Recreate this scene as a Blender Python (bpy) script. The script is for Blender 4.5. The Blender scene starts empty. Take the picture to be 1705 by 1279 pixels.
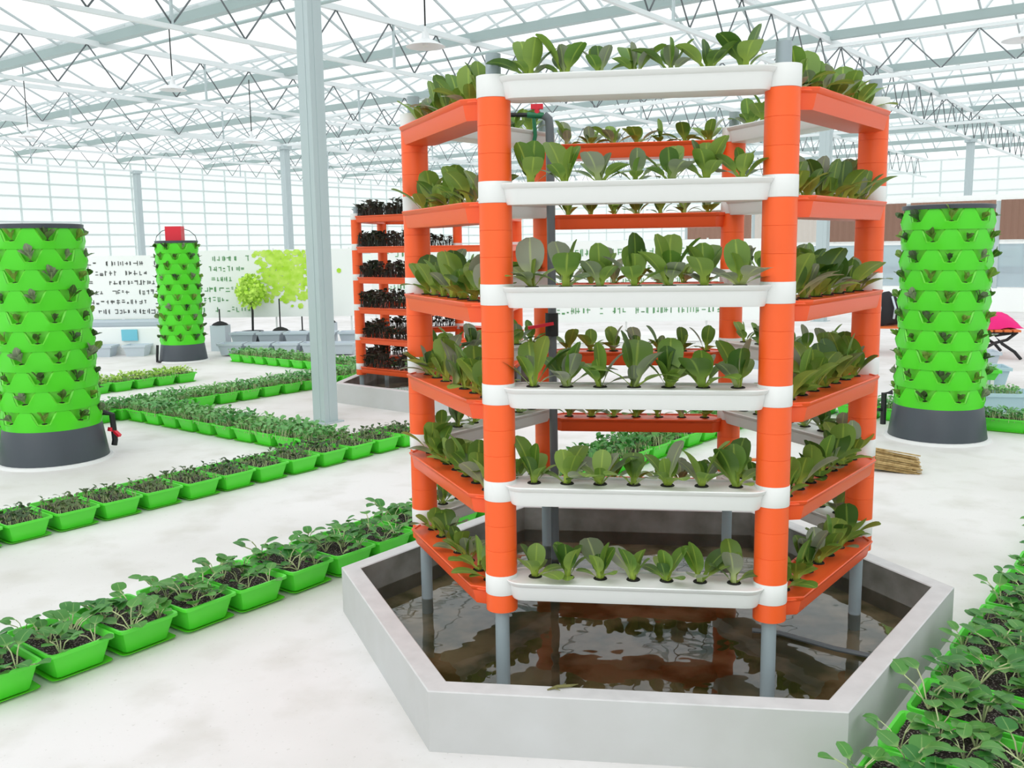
import bpy, math, random
from math import sin, cos, pi, radians as R
from mathutils import Vector, Matrix
random.seed(7)
SC = bpy.context.scene
COL = SC.collection

# ------------------------------------------------------------------ camera, world, light, exposure
F_PX = 1566.78
cam_d = bpy.data.cameras.new('camera'); cam_d.sensor_fit = 'HORIZONTAL'; cam_d.sensor_width = 36
cam_d.lens = 36 * F_PX / 1705; cam_d.clip_end = 400
cam = bpy.data.objects.new('camera', cam_d); COL.objects.link(cam); SC.camera = cam
YAW, PITCH, ROLL = 0.0678, -0.1449, -0.0146
CAM = Vector((-0.2398, -3.744, 1.5514))
fw = Vector((-sin(YAW) * cos(PITCH), cos(YAW) * cos(PITCH), sin(PITCH)))
rt0 = Vector((cos(YAW), sin(YAW), 0)); up0 = rt0.cross(fw)
rt = rt0 * cos(ROLL) + up0 * sin(ROLL); upv = -rt0 * sin(ROLL) + up0 * cos(ROLL)
mw = Matrix((rt, upv, -fw)).transposed().to_4x4(); mw.translation = CAM
cam.matrix_world = mw

world = bpy.data.worlds.new('sky'); SC.world = world; world.use_nodes = True
bg = world.node_tree.nodes['Background']
bg.inputs['Color'].default_value = (0.975, 0.992, 1.0, 1); bg.inputs['Strength'].default_value = 1.22
sun_d = bpy.data.lights.new('sun', 'SUN'); sun_d.energy = 1.1; sun_d.angle = R(50); sun_d.color = (1, .98, .95)
sun = bpy.data.objects.new('sun', sun_d); COL.objects.link(sun); sun.rotation_euler = (R(38), R(-22), 0); sun.location = (0, 0, 12)
SC.view_settings.view_transform = 'Standard'; SC.view_settings.look = 'None'
SC.view_settings.gamma = 1; SC.view_settings.use_curve_mapping = False
SC.view_settings.exposure = 0.0

# ------------------------------------------------------------------ materials
def lin(c):
    c = c / 255
    return c / 12.92 if c <= .04045 else ((c + .055) / 1.055) ** 2.4
def rgb(r, g, b): return (lin(r), lin(g), lin(b), 1)

def mat(name, c, rough=.5, noise=0, scale=8, c2=None, bump=0, metal=0, spec=.5, rand=0, trans=0, nc=.5):
    m = bpy.data.materials.new(name); m.use_nodes = True; nt = m.node_tree; N = nt.nodes; L = nt.links
    p = N['Principled BSDF']; p.inputs['Roughness'].default_value = rough; p.inputs['Metallic'].default_value = metal
    p.inputs['Specular IOR Level'].default_value = spec
    p.inputs['Base Color'].default_value = c
    src = None
    if noise or bump:
        tc = N.new('ShaderNodeTexCoord'); nz = N.new('ShaderNodeTexNoise'); nz.inputs['Scale'].default_value = scale
        nz.inputs['Detail'].default_value = 5; L.new(tc.outputs['Object'], nz.inputs['Vector'])
        if noise:
            rp = N.new('ShaderNodeValToRGB'); rp.color_ramp.elements[0].position = nc - noise / 2; rp.color_ramp.elements[1].position = nc + noise / 2
            rp.color_ramp.elements[0].color = c; rp.color_ramp.elements[1].color = c2 or c
            L.new(nz.outputs['Fac'], rp.inputs['Fac']); src = rp.outputs['Color']
        if bump:
            bp = N.new('ShaderNodeBump'); bp.inputs['Strength'].default_value = bump; bp.inputs['Distance'].default_value = .01
            L.new(nz.outputs['Fac'], bp.inputs['Height']); L.new(bp.outputs['Normal'], p.inputs['Normal'])
    if rand:
        oi = N.new('ShaderNodeObjectInfo'); hs = N.new('ShaderNodeHueSaturation'); mr = N.new('ShaderNodeMapRange')
        mr.inputs['To Min'].default_value = 1 - rand; mr.inputs['To Max'].default_value = 1 + rand
        L.new(oi.outputs['Random'], mr.inputs['Value']); L.new(mr.outputs['Result'], hs.inputs['Value'])
        if src: L.new(src, hs.inputs['Color'])
        else: hs.inputs['Color'].default_value = c
        src = hs.outputs['Color']
    if src: L.new(src, p.inputs['Base Color'])
    if trans:
        tl = N.new('ShaderNodeBsdfTranslucent'); mx = N.new('ShaderNodeMixShader'); mx.inputs['Fac'].default_value = trans
        if src: L.new(src, tl.inputs['Color'])
        else: tl.inputs['Color'].default_value = c
        L.new(p.outputs[0], mx.inputs[1]); L.new(tl.outputs[0], mx.inputs[2]); L.new(mx.outputs[0], N['Material Output'].inputs['Surface'])
    return m

def leaf_mat(name, blade, blade2, rib, midw=.10, rough=.45, trans=.25, p0=.22, p1=.5):
    """colour of the blade, its paler petiole and midrib, from the leaf's own (across, along) attribute"""
    m = bpy.data.materials.new(name); m.use_nodes = True; nt = m.node_tree; N = nt.nodes; L = nt.links
    p = N['Principled BSDF']; p.inputs['Roughness'].default_value = rough
    at = N.new('ShaderNodeAttribute'); at.attribute_name = 'lf'
    sp = N.new('ShaderNodeSeparateXYZ'); L.new(at.outputs['Vector'], sp.inputs[0])
    oi = N.new('ShaderNodeObjectInfo')
    mix1 = N.new('ShaderNodeMixRGB'); mix1.inputs[1].default_value = blade; mix1.inputs[2].default_value = blade2
    L.new(oi.outputs['Random'], mix1.inputs['Fac'])
    mr = N.new('ShaderNodeMapRange'); mr.inputs['From Min'].default_value = p0; mr.inputs['From Max'].default_value = p1
    mr.inputs['To Min'].default_value = 1; mr.inputs['To Max'].default_value = 0; L.new(sp.outputs['Y'], mr.inputs['Value'])
    m2 = N.new('ShaderNodeMapRange'); m2.inputs['From Min'].default_value = .02; m2.inputs['From Max'].default_value = midw + .02
    m2.inputs['To Min'].default_value = .6; m2.inputs['To Max'].default_value = 0; L.new(sp.outputs['X'], m2.inputs['Value'])
    mx = N.new('ShaderNodeMath'); mx.operation = 'MAXIMUM'; L.new(mr.outputs[0], mx.inputs[0]); L.new(m2.outputs[0], mx.inputs[1])
    mix2 = N.new('ShaderNodeMixRGB'); L.new(mx.outputs[0], mix2.inputs['Fac']); L.new(mix1.outputs[0], mix2.inputs[1]); mix2.inputs[2].default_value = rib
    L.new(mix2.outputs[0], p.inputs['Base Color'])
    tl = N.new('ShaderNodeBsdfTranslucent'); ms = N.new('ShaderNodeMixShader'); ms.inputs['Fac'].default_value = trans
    L.new(mix2.outputs[0], tl.inputs['Color']); L.new(p.outputs[0], ms.inputs[1]); L.new(tl.outputs[0], ms.inputs[2])
    L.new(ms.outputs[0], N['Material Output'].inputs['Surface'])
    return m

def glass_mat(name, tint, haze, hc):
    m = bpy.data.materials.new(name); m.use_nodes = True; nt = m.node_tree; N = nt.nodes; L = nt.links
    N.remove(N['Principled BSDF'])
    t = N.new('ShaderNodeBsdfTransparent'); t.inputs[0].default_value = tint
    d = N.new('ShaderNodeBsdfTranslucent'); d.inputs[0].default_value = hc
    g = N.new('ShaderNodeBsdfGlossy'); g.inputs['Roughness'].default_value = .05
    m1 = N.new('ShaderNodeMixShader'); m1.inputs[0].default_value = haze; L.new(t.outputs[0], m1.inputs[1]); L.new(d.outputs[0], m1.inputs[2])
    m2 = N.new('ShaderNodeMixShader'); m2.inputs[0].default_value = .04; L.new(m1.outputs[0], m2.inputs[1]); L.new(g.outputs[0], m2.inputs[2])
    L.new(m2.outputs[0], N['Material Output'].inputs['Surface'])
    return m

def water_mat():
    m = bpy.data.materials.new('pond_water'); m.use_nodes = True; nt = m.node_tree; N = nt.nodes; L = nt.links
    N.remove(N['Principled BSDF'])
    t = N.new('ShaderNodeBsdfTransparent'); t.inputs[0].default_value = (.90, .86, .76, 1)
    g = N.new('ShaderNodeBsdfGlossy'); g.inputs['Roughness'].default_value = .015; g.inputs['Color'].default_value = (.95, .98, 1, 1)
    fr = N.new('ShaderNodeFresnel'); fr.inputs['IOR'].default_value = 1.42
    tc = N.new('ShaderNodeTexCoord'); nz = N.new('ShaderNodeTexNoise'); nz.inputs['Scale'].default_value = 5; L.new(tc.outputs['Object'], nz.inputs['Vector'])
    bp = N.new('ShaderNodeBump'); bp.inputs['Strength'].default_value = .25; bp.inputs['Distance'].default_value = .012
    L.new(nz.outputs['Fac'], bp.inputs['Height']); L.new(bp.outputs[0], g.inputs['Normal']); L.new(bp.outputs[0], fr.inputs['Normal'])
    mp = N.new('ShaderNodeMath'); mp.operation = 'MULTIPLY'; mp.inputs[1].default_value = 1.05; mp.use_clamp = True; L.new(fr.outputs[0], mp.inputs[0])
    mx = N.new('ShaderNodeMixShader'); L.new(mp.outputs[0], mx.inputs[0]); L.new(t.outputs[0], mx.inputs[1]); L.new(g.outputs[0], mx.inputs[2])
    L.new(mx.outputs[0], N['Material Output'].inputs['Surface'])
    return m

def floor_mat():
    m = mat('painted_concrete_floor', rgb(222, 220, 216), .55)
    nt = m.node_tree; N = nt.nodes; L = nt.links; p = N['Principled BSDF']
    tc = N.new('ShaderNodeTexCoord')
    def nz(scale, det, lo, hi):
        n = N.new('ShaderNodeTexNoise'); n.inputs['Scale'].default_value = scale; n.inputs['Detail'].default_value = det; L.new(tc.outputs['Object'], n.inputs['Vector'])
        r = N.new('ShaderNodeMapRange'); r.inputs['From Min'].default_value = lo; r.inputs['From Max'].default_value = hi; L.new(n.outputs['Fac'], r.inputs['Value']); return r.outputs[0]
    a = nz(.7, 4, .42, .72); b = nz(3.5, 8, .5, .8); c = nz(60, 3, .66, .72)
    m1 = N.new('ShaderNodeMixRGB'); L.new(a, m1.inputs[0]); m1.inputs[1].default_value = rgb(233, 229, 229); m1.inputs[2].default_value = rgb(212, 208, 205)
    m2 = N.new('ShaderNodeMixRGB'); mm = N.new('ShaderNodeMath'); mm.operation = 'MULTIPLY'; mm.inputs[1].default_value = .5; L.new(b, mm.inputs[0]); L.new(mm.outputs[0], m2.inputs[0]); L.new(m1.outputs[0], m2.inputs[1]); m2.inputs[2].default_value = rgb(188, 183, 172)
    m3 = N.new('ShaderNodeMixRGB'); m5 = N.new('ShaderNodeMath'); m5.operation = 'MULTIPLY'; m5.inputs[1].default_value = .25; L.new(c, m5.inputs[0]); L.new(m5.outputs[0], m3.inputs[0]); L.new(m2.outputs[0], m3.inputs[1]); m3.inputs[2].default_value = rgb(150, 145, 135)
    L.new(m3.outputs[0], p.inputs['Base Color']); p.inputs['Specular IOR Level'].default_value = .3
    return m

M = {}
M['floor'] = floor_mat()
M['orange'] = mat('orange_plastic', rgb(250, 96, 34), .42, rand=.03)
M['orange_trough'] = mat('orange_trough_plastic', rgb(243, 92, 42), .38)
M['white'] = mat('white_plastic', rgb(232, 232, 231), .4)
M['pipe'] = mat('grey_pvc', rgb(152, 164, 170), .35)
M['pipe_dark'] = mat('dark_grey_pvc', rgb(98, 104, 108), .35)
M['concrete'] = mat('cement_render', rgb(200, 200, 201), .75, noise=.6, scale=5, c2=rgb(190, 189, 188), bump=.1)
M['rim'] = mat('cement_rim', rgb(215, 213, 214), .7, noise=.5, scale=14, c2=rgb(200, 198, 199), bump=.1)
M['pond_in'] = mat('wet_cement', rgb(150, 149, 146), .6, noise=.45, scale=6, c2=rgb(98, 96, 88), bump=.2)
M['pond_bed'] = mat('algae_bed', rgb(142, 128, 102), .8, noise=.16, scale=4.5, c2=rgb(66, 68, 20), bump=.6)
M['water'] = water_mat()
M['green'] = mat('bright_green_plastic', rgb(78, 214, 24), .4, rand=.03)
M['green_painted_lit'] = mat('bright_green_painted_light', rgb(112, 226, 60), .4)  # same plastic as the tiers, light on upturned pocket faces painted into its colour
M['tray'] = mat('tray_green_plastic', rgb(92, 222, 62), .4, rand=.05)
M['saucer'] = mat('saucer_green_plastic', rgb(98, 215, 42), .4)
M['slate'] = mat('slate_grey_plastic', rgb(66, 72, 80), .42)
M['black'] = mat('black_plastic', rgb(24, 25, 27), .5)
M['red'] = mat('red_plastic', rgb(222, 30, 52), .4)
M['fitting'] = mat('green_fitting', rgb(20, 110, 70), .4)
M['soil'] = mat('potting_soil', rgb(44, 34, 31), .95, noise=.08, scale=150, c2=rgb(176, 166, 158), bump=1, nc=.6)
M['darksoil'] = mat('dark_cup_soil', rgb(30, 28, 22), .9)
M['steel'] = mat('galvanised_steel', rgb(182, 195, 198), .4, metal=0)
M['gutter'] = mat('gutter_aluminium', rgb(166, 184, 184), .4)
M['chord'] = mat('white_painted_steel', rgb(226, 232, 234), .45)
M['web'] = mat('dark_web_bar', rgb(104, 110, 114), .5)
M['mull'] = mat('pale_mullion', rgb(208, 218, 218), .5)
M['bar'] = mat('glazing_bar', rgb(184, 194, 196), .5)
M['lamp'] = mat('lamp_enamel', rgb(228, 230, 232), .3)
M['glass_roof'] = glass_mat('roof_glass', (.98, 1, 1, 1), .12, (.95, 1, 1, 1))
M['glass_wall'] = glass_mat('wall_glass', (.93, .99, .98, 1), .45, (.84, .95, .94, 1))
M['glass_grey'] = glass_mat('partition_glass', (.86, .92, .95, 1), .5, (.62, .70, .74, 1))
M['mintfilm'] = mat('pale_mint_screen', rgb(214, 232, 230), .7)
M['curtain'] = mat('brown_curtain', rgb(150, 116, 100), .8, rand=.12)
M['curtain_pale'] = mat('pale_curtain', rgb(206, 198, 190), .8, rand=.05)
M['board'] = mat('banner_vinyl', rgb(246, 248, 247), .5)
M['ink'] = mat('dark_print', rgb(90, 92, 90), .7)
M['inkg'] = mat('green_print', rgb(104, 160, 108), .7)
M['lime'] = mat('lime_print', rgb(176, 224, 50), .7, noise=.3, scale=9, c2=rgb(208, 240, 110))
M['blueboard'] = mat('light_blue_sheet', rgb(122, 200, 222), .6)
M['greybox'] = mat('pale_grey_plastic', rgb(196, 206, 216), .5, rand=.06)
M['bluebox'] = mat('pale_blue_plastic', rgb(178, 204, 216), .5, rand=.04)
M['wood'] = mat('bench_wood', rgb(214, 108, 48), .5)
M['darkred'] = mat('dark_red_wood', rgb(126, 36, 34), .5)
M['pink'] = mat('magenta_fabric', rgb(232, 26, 124), .8)
M['blackfab'] = mat('black_fabric', rgb(34, 33, 36), .8)
M['straw'] = mat('broom_straw', rgb(206, 180, 128), .9, noise=.4, scale=40, c2=rgb(170, 140, 88))
M['dryleaf'] = mat('dried_leaf', rgb(116, 112, 66), .8)
M['skirt'] = mat('white_foam_skirt', rgb(226, 226, 226), .8)
M['pak'] = leaf_mat('pak_choi_leaf', rgb(92, 132, 46), rgb(134, 162, 72), rgb(176, 200, 84), p0=.16, p1=.5)
M['pakgrey'] = leaf_mat('pak_choi_grey_leaf', rgb(116, 132, 96), rgb(150, 156, 136), rgb(190, 206, 136), p0=.16, p1=.5)
M['pakdark'] = leaf_mat('pak_choi_dark_leaf', rgb(62, 100, 34), rgb(84, 116, 46), rgb(150, 180, 76), p0=.16, p1=.5)
M['sweet'] = leaf_mat('sweet_potato_leaf', rgb(52, 124, 50), rgb(96, 158, 72), rgb(150, 190, 110), .06, p0=.0, p1=.2)
M['lightherb'] = leaf_mat('pale_herb_leaf', rgb(96, 166, 92), rgb(138, 192, 116), rgb(170, 214, 140), .06, p0=.0, p1=.2)
M['limeherb'] = leaf_mat('lime_herb_leaf', rgb(150, 200, 70), rgb(180, 214, 100), rgb(200, 220, 130), .06, p0=.0, p1=.2)
M['darkherb'] = leaf_mat('dark_seedling_leaf', rgb(56, 84, 46), rgb(96, 116, 70), rgb(120, 140, 90), .06, p0=.0, p1=.2)
M['purple'] = leaf_mat('dark_purple_leaf', rgb(44, 54, 42), rgb(78, 68, 62), rgb(110, 130, 80), .06, p0=.0, p1=.2)
M['stem'] = mat('pale_stem', rgb(190, 200, 150), .6)
M['hedge'] = mat('hedge_leaf', rgb(120, 176, 84), .7, rand=.1)

# ------------------------------------------------------------------ mesh helpers
class MB:
    def __init__(s): s.v = []; s.f = []; s.m = []; s.at = None
    def add(s, vs, fs, mi=0):
        b = len(s.v); s.v += [tuple(v) for v in vs]
        for f in fs: s.f.append([b + i for i in f]); s.m.append(mi)
    def box(s, c, d, rz=0, mi=0, taper=1):
        hx, hy, hz = d[0] / 2, d[1] / 2, d[2] / 2; vs = []
        for z, k in ((-hz, taper), (hz, 1)):
            for x, y in ((-hx, -hy), (hx, -hy), (hx, hy), (-hx, hy)):
                x *= k; y *= k; vs.append((c[0] + x * cos(rz) - y * sin(rz), c[1] + x * sin(rz) + y * cos(rz), c[2] + z))
        s.add(vs, [[3, 2, 1, 0], [4, 5, 6, 7], [0, 1, 5, 4], [1, 2, 6, 5], [2, 3, 7, 6], [3, 0, 4, 7]], mi); return s
    def beam(s, a, b, w, h, mi=0):
        a = Vector(a); b = Vector(b); d = (b - a).normalized(); u = Vector((0, 0, 1)) if abs(d.z) < .95 else Vector((1, 0, 0))
        x = d.cross(u).normalized(); y = x.cross(d).normalized(); vs = []
        for p in (a, b):
            for i, j in ((-1, -1), (1, -1), (1, 1), (-1, 1)): vs.append(p + x * (i * w / 2) + y * (j * h / 2))
        s.add(vs, [[3, 2, 1, 0], [4, 5, 6, 7], [0, 1, 5, 4], [1, 2, 6, 5], [2, 3, 7, 6], [3, 0, 4, 7]], mi); return s
    def path(s, pts, r, seg=8, mi=0, cap=True):
        pts = [Vector(p) for p in pts]; n = len(pts); rings = []
        rr = r if isinstance(r, (list, tuple)) else [r] * n
        for i, p in enumerate(pts):
            d = (pts[min(i + 1, n - 1)] - pts[max(i - 1, 0)]).normalized()
            u = Vector((0, 0, 1)) if abs(d.z) < .9 else Vector((1, 0, 0))
            x = d.cross(u).normalized(); y = d.cross(x).normalized()
            rings.append([p + (x * cos(2 * pi * k / seg) + y * sin(2 * pi * k / seg)) * rr[i] for k in range(seg)])
        vs = [v for q in rings for v in q]; fs = []
        for i in range(n - 1):
            for k in range(seg): fs.append([i * seg + k, i * seg + (k + 1) % seg, (i + 1) * seg + (k + 1) % seg, (i + 1) * seg + k])
        if cap: fs.append(list(range(seg))[::-1]); fs.append([(n - 1) * seg + k for k in range(seg)])
        s.add(vs, fs, mi); return s
    def lathe(s, prof, c=(0, 0, 0), seg=24, mi=0, closed=False):
        vs = []; n = len(prof)
        for r, z in prof:
            for k in range(seg): a = 2 * pi * k / seg; vs.append((c[0] + r * cos(a), c[1] + r * sin(a), c[2] + z))
        fs = []
        for i in range(n if closed else n - 1):
            j = (i + 1) % n
            for k in range(seg): fs.append([i * seg + k, i * seg + (k + 1) % seg, j * seg + (k + 1) % seg, j * seg + k])
        if not closed:
            if prof[0][0] > 1e-4: fs.append(list(range(seg))[::-1])
            if prof[-1][0] > 1e-4: fs.append([(n - 1) * seg + k for k in range(seg)])
        s.add(vs, fs, mi); return s
    def loops(s, loops, mi=0, cap0=True, cap1=True, ring=False):
        n = len(loops[0]); vs = [v for q in loops for v in q]; fs = []
        m = len(loops)
        for i in range(m if ring else m - 1):
            j = (i + 1) % m
            for k in range(n): fs.append([i * n + k, i * n + (k + 1) % n, j * n + (k + 1) % n, j * n + k])
        if not ring:
            if cap0: fs.append(list(range(n))[::-1])
            if cap1: fs.append([(m - 1) * n + k for k in range(n)])
        s.add(vs, fs, mi); return s
    def mesh(s, name, mats, smooth=False):
        me = bpy.data.meshes.new(name); me.from_pydata(s.v, [], s.f)
        for m in (mats if isinstance(mats, (list, tuple)) else [mats]): me.materials.append(m)
        if len(me.materials) > 1: me.polygons.foreach_set('material_index', s.m)
        if smooth: me.polygons.foreach_set('use_smooth', [True] * len(me.polygons))
        if s.at:
            a = me.attributes.new('lf', 'FLOAT_VECTOR', 'POINT'); a.data.foreach_set('vector', [q for t in s.at for q in t])
        me.update(); return me
    def obj(s, name, mats, parent=None, smooth=False, **kw):
        me = s.mesh(name, mats, smooth)
        if smooth: autosmooth(me)
        return link(name, me, parent, **kw)

def autosmooth(me, ang=38):
    me.update()
    try: me.set_sharp_from_angle(angle=R(ang))
    except Exception: pass

def link(name, me, parent=None, loc=(0, 0, 0), rot=(0, 0, 0), scale=1, label=None, cat=None, group=None, kind=None):
    o = bpy.data.objects.new(name, me); COL.objects.link(o)
    o.location = loc; o.rotation_euler = rot if isinstance(rot, (tuple, list)) else (0, 0, rot)
    if scale != 1: o.scale = (scale,) * 3 if not isinstance(scale, (tuple, list)) else scale
    if parent: o.parent = parent
    if label: o['label'] = label
    if cat: o['category'] = cat
    if group: o['group'] = group
    if kind: o['kind'] = kind
    return o
def empty(name, loc=(0, 0, 0), rz=0, **kw): return link(name, None, None, loc, (0, 0, rz), **kw)

ORD = ['first', 'second', 'third', 'fourth', 'fifth', 'sixth', 'seventh', 'eighth', 'ninth', 'tenth', 'eleventh', 'twelfth', 'thirteenth', 'fourteenth', 'fifteenth',
       'sixteenth', 'seventeenth', 'eighteenth', 'nineteenth', 'twentieth', 'twenty-first', 'twenty-second', 'twenty-third', 'twenty-fourth', 'twenty-fifth',
       'twenty-sixth', 'twenty-seventh', 'twenty-eighth', 'twenty-ninth', 'thirtieth', 'thirty-first', 'thirty-second', 'thirty-third', 'thirty-fourth', 'thirty-fifth', 'thirty-sixth', 'thirty-seventh', 'thirty-eighth', 'thirty-ninth', 'fortieth']

# axes: the tray rows run along AZ, the roof frame along AZS
AZ = R(55.5); RA = Vector((cos(AZ), sin(AZ))); RN = Vector((-sin(AZ), cos(AZ)))
AZS = R(57); SA = Vector((cos(AZS), sin(AZS))); SN = Vector((-sin(AZS), cos(AZS)))
def rp(a, n, z=0): p = RA * a + RN * n; return Vector((p.x, p.y, z))
def sp(a, n, z=0): p = SA * a + SN * n; return Vector((p.x, p.y, z))

# ------------------------------------------------------------------ floor, walls, roof
ZL, ZU = 4.55, 5.35            # lower and upper chord of the roof trusses
BAY, TSP, G0, T0N = 4.3, 5.28, 2.43, 4.45
A0, A1, N0, N1 = G0 - 4 * BAY, G0 + 10 * BAY, T0N - 4 * TSP, T0N + 6 * TSP
b = MB(); b.add([sp(A0, N0), sp(A1, N0), sp(A1, N1), sp(A0, N1)], [[0, 1, 2, 3]]); b.obj('floor', M['floor'], kind='structure')
b = MB(); b.add([sp(A0 - 150, N0 - 150, -.06), sp(A1 + 150, N0 - 150, -.06), sp(A1 + 150, N1 + 150, -.06), sp(A0 - 150, N1 + 150, -.06)], [[0, 1, 2, 3]])
b.obj('ground', mat('outdoor_ground', rgb(196, 204, 190), .9, noise=.5, scale=.1, c2=rgb(214, 218, 208)), kind='structure')

def wall(name, p0, p1, rails, step, thick=.045):
    b = MB(); p0 = Vector(p0); p1 = Vector(p1); L = (p1 - p0).length
    b.add([p0 + Vector((0, 0, .3)), p1 + Vector((0, 0, .3)), p1 + Vector((0, 0, ZU)), p0 + Vector((0, 0, ZU))], [[0, 1, 2, 3]])
    w = b.obj(name, M['glass_wall'], kind='structure')
    k = MB(); k.beam(p0 + Vector((0, 0, .15)), p1 + Vector((0, 0, .15)), .12, .3); k.obj('sill', M['concrete'], w)
    n = int(L / step); b2 = MB()
    for i in range(n + 1):
        q = p0 + (p1 - p0) * (i / n); b2.beam(q, q + Vector((0, 0, ZU)), thick, thick * 1.4)
    b2.obj('mullions', M['mull'], w, kind='stuff')
    for z in rails:
        b3 = MB(); b3.beam(p0 + Vector((0, 0, z)), p1 + Vector((0, 0, z)), thick, .07); b3.obj('rail', M['mull'], w)
    return w
rz = [.32, .8, 1.3, 1.8, 2.3, 2.8, 3.3, 3.8, 4.3, 4.8, 5.32]
wall('wall_left', sp(A0, N1), sp(A1, N1), rz, 1.2)
wall('wall_far', sp(A1, N1), sp(A1, N0), rz, 1.2)
wall('wall_right', sp(A1, N0), sp(A0, N0), rz[::3], 2.4)
wall('wall_back', sp(A0, N0), sp(A0, N1), rz[::3], 2.4)

ceil = empty('ceiling', kind='structure')
RIDGE = 1.0
for i in range(-4, 10):
    a0 = G0 + i * BAY; am = a0 + BAY / 2; a1 = a0 + BAY
    for (x0, z0, x1, z1) in ((a0, ZU + .1, am, ZU + .1 + RIDGE), (am, ZU + .1 + RIDGE, a1, ZU + .1)):
        b = MB(); b.add([sp(x0, N0, z0), sp(x1, N0, z1), sp(x1, N1, z1), sp(x0, N1, z0)], [[0, 1, 2, 3]])
        b.obj('roof_glass', M['glass_roof'], ceil)
    b = MB(); n = N0
    while n <= N1:
        b.beam(sp(a0, n, ZU + .1), sp(am, n, ZU + .1 + RIDGE), .03, .04); b.beam(sp(am, n, ZU + .1 + RIDGE), sp(a1, n, ZU + .1), .03, .04); n += 1.32
    b.obj('glazing_bars', M['bar'], ceil, kind='stuff')
    b = MB(); b.beam(sp(am, N0, ZU + .1 + RIDGE), sp(am, N1, ZU + .1 + RIDGE), .06, .07); b.obj('ridge_bar', M['bar'], ceil)

for i in range(-2, 10):
    a0 = G0 + i * BAY; b = MB()
    z = ZU + .02
    sec = [(-.13, .12), (-.075, -.02), (.075, -.02), (.13, .12), (.11, .12), (.06, .0), (-.06, .0), (-.11, .12)]
    b.loops([[sp(a0 + x, N0, z + y) for x, y in sec], [sp(a0 + x, N1, z + y) for x, y in sec]])
    b.obj('roof_gutter', M['gutter'], label='pale grey roof gutter crossing over the trusses, %s one counting from the camera outward' % ORD[i + 2], cat='gutter', group='roof gutters')

WEB = MB(); dx, dz = .6, ZU - ZL - .06
WEB.path([(0, 0, 0), (dx, 0, dz)], .013, 6); WEBM = WEB.mesh('web_bar', M['web'], True)
WEB2 = MB(); WEB2.path([(dx, 0, dz), (2 * dx, 0, 0)], .013, 6); WEBM2 = WEB2.mesh('web_bar', M['web'], True)
POST = MB(); POST.beam((0, 0, 0), (0, 0, dz), .035, .035); POSTM = POST.mesh('web_post', M['steel'])
def truss(n, a0, a1, label, joined):
    t = empty('roof_truss', sp(a0, n, ZL), AZS, label=label, cat='truss', group='lattice roof trusses'); L = a1 - a0
    b = MB(); b.beam((0, 0, 0), (L, 0, 0), .06, .06); b.obj('lower_chord', M['chord'], t)
    b = MB(); b.beam((0, 0, ZU - ZL), (L, 0, ZU - ZL), .08, .09); b.obj('upper_chord', M['chord'], t)
    k = int(L / (2 * dx))
    if not joined:
        for i in range(k):
            link('web_bar', WEBM, t, (i * 2 * dx, 0, .03)); link('web_bar', WEBM2, t, (i * 2 * dx, 0, .03))
    else:
        b = MB()
        for i in range(k): x = i * 2 * dx; b.path([(x, 0, .03), (x + dx, 0, .03 + dz), (x + 2 * dx, 0, .03)], .013, 5)
        b.obj('web', M['web'], t, kind='stuff')
    x = 2.2
    while x < L: link('web_post', POSTM, t, (x, 0, .03)); x += BAY
    return t
names = ['white lattice roof truss nearest overhead, behind the big column line', 'white lattice roof truss resting above the big grey column', 'second white lattice truss beyond the big column',
         'third white lattice truss beyond the big column', 'fourth white lattice truss beyond the big column', 'fifth white lattice truss beyond the big column', 'sixth white lattice truss, farthest one beyond the big column']
for i in range(-1, 6): truss(T0N + i * TSP, G0 - 2 * BAY, A1 - .2, names[i + 1], i >= 3)
# girders running the other way, under two gutters
def girder(a, n0, n1, label, zl):
    t = empty('cross_girder', sp(a, n0, zl), AZS + pi / 2, label=label, cat='girder', group='cross girders'); L = n1 - n0; hh = ZU - .12 - zl
    b = MB(); b.beam((0, 0, 0), (L, 0, 0), .07, .07); b.obj('lower_chord', M['chord'], t)
    b = MB(); b.beam((0, 0, hh), (L, 0, hh), .06, .06); b.obj('upper_chord', M['chord'], t)
    k = int(L / 1.2)
    for i in range(k):
        x = i * 1.2; q = MB(); q.path([(x, 0, .03), (x + .6, 0, hh - .02)], .013, 6); q.obj('web_bar', M['web'], t)
        q = MB(); q.path([(x + .6, 0, hh - .02), (x + 1.2, 0, .03)], .013, 6); q.obj('web_bar', M['web'], t)
girder(G0 + 3 * BAY, T0N - 2.2 * TSP, T0N + 3 * TSP, 'white zigzag cross girder high at upper right, the nearer one', ZL + .02)
girder(G0 + 5 * BAY, T0N - 2.2 * TSP, T0N + 3 * TSP, 'white zigzag cross girder high at upper right, the farther one', ZL + .02)
# bundles of rolled screen cloth under two gutters
for k, (i, n0, n1) in enumerate(((1, -2, 30), (2, -4, 30), (4, -6, 30), (6, -6, 30))):
    b = MB(); a = G0 + i * BAY - .28; b.path([sp(a, n0, ZL + .5), sp(a, n1, ZL + .5)], .03, 8)
    b.obj('rolled_screen', M['gutter'], smooth=True, label='long pale rolled shade screen hanging under a roof gutter, %s from the camera' % ORD[k], cat='screen roll', group='rolled shade screens')

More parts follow.
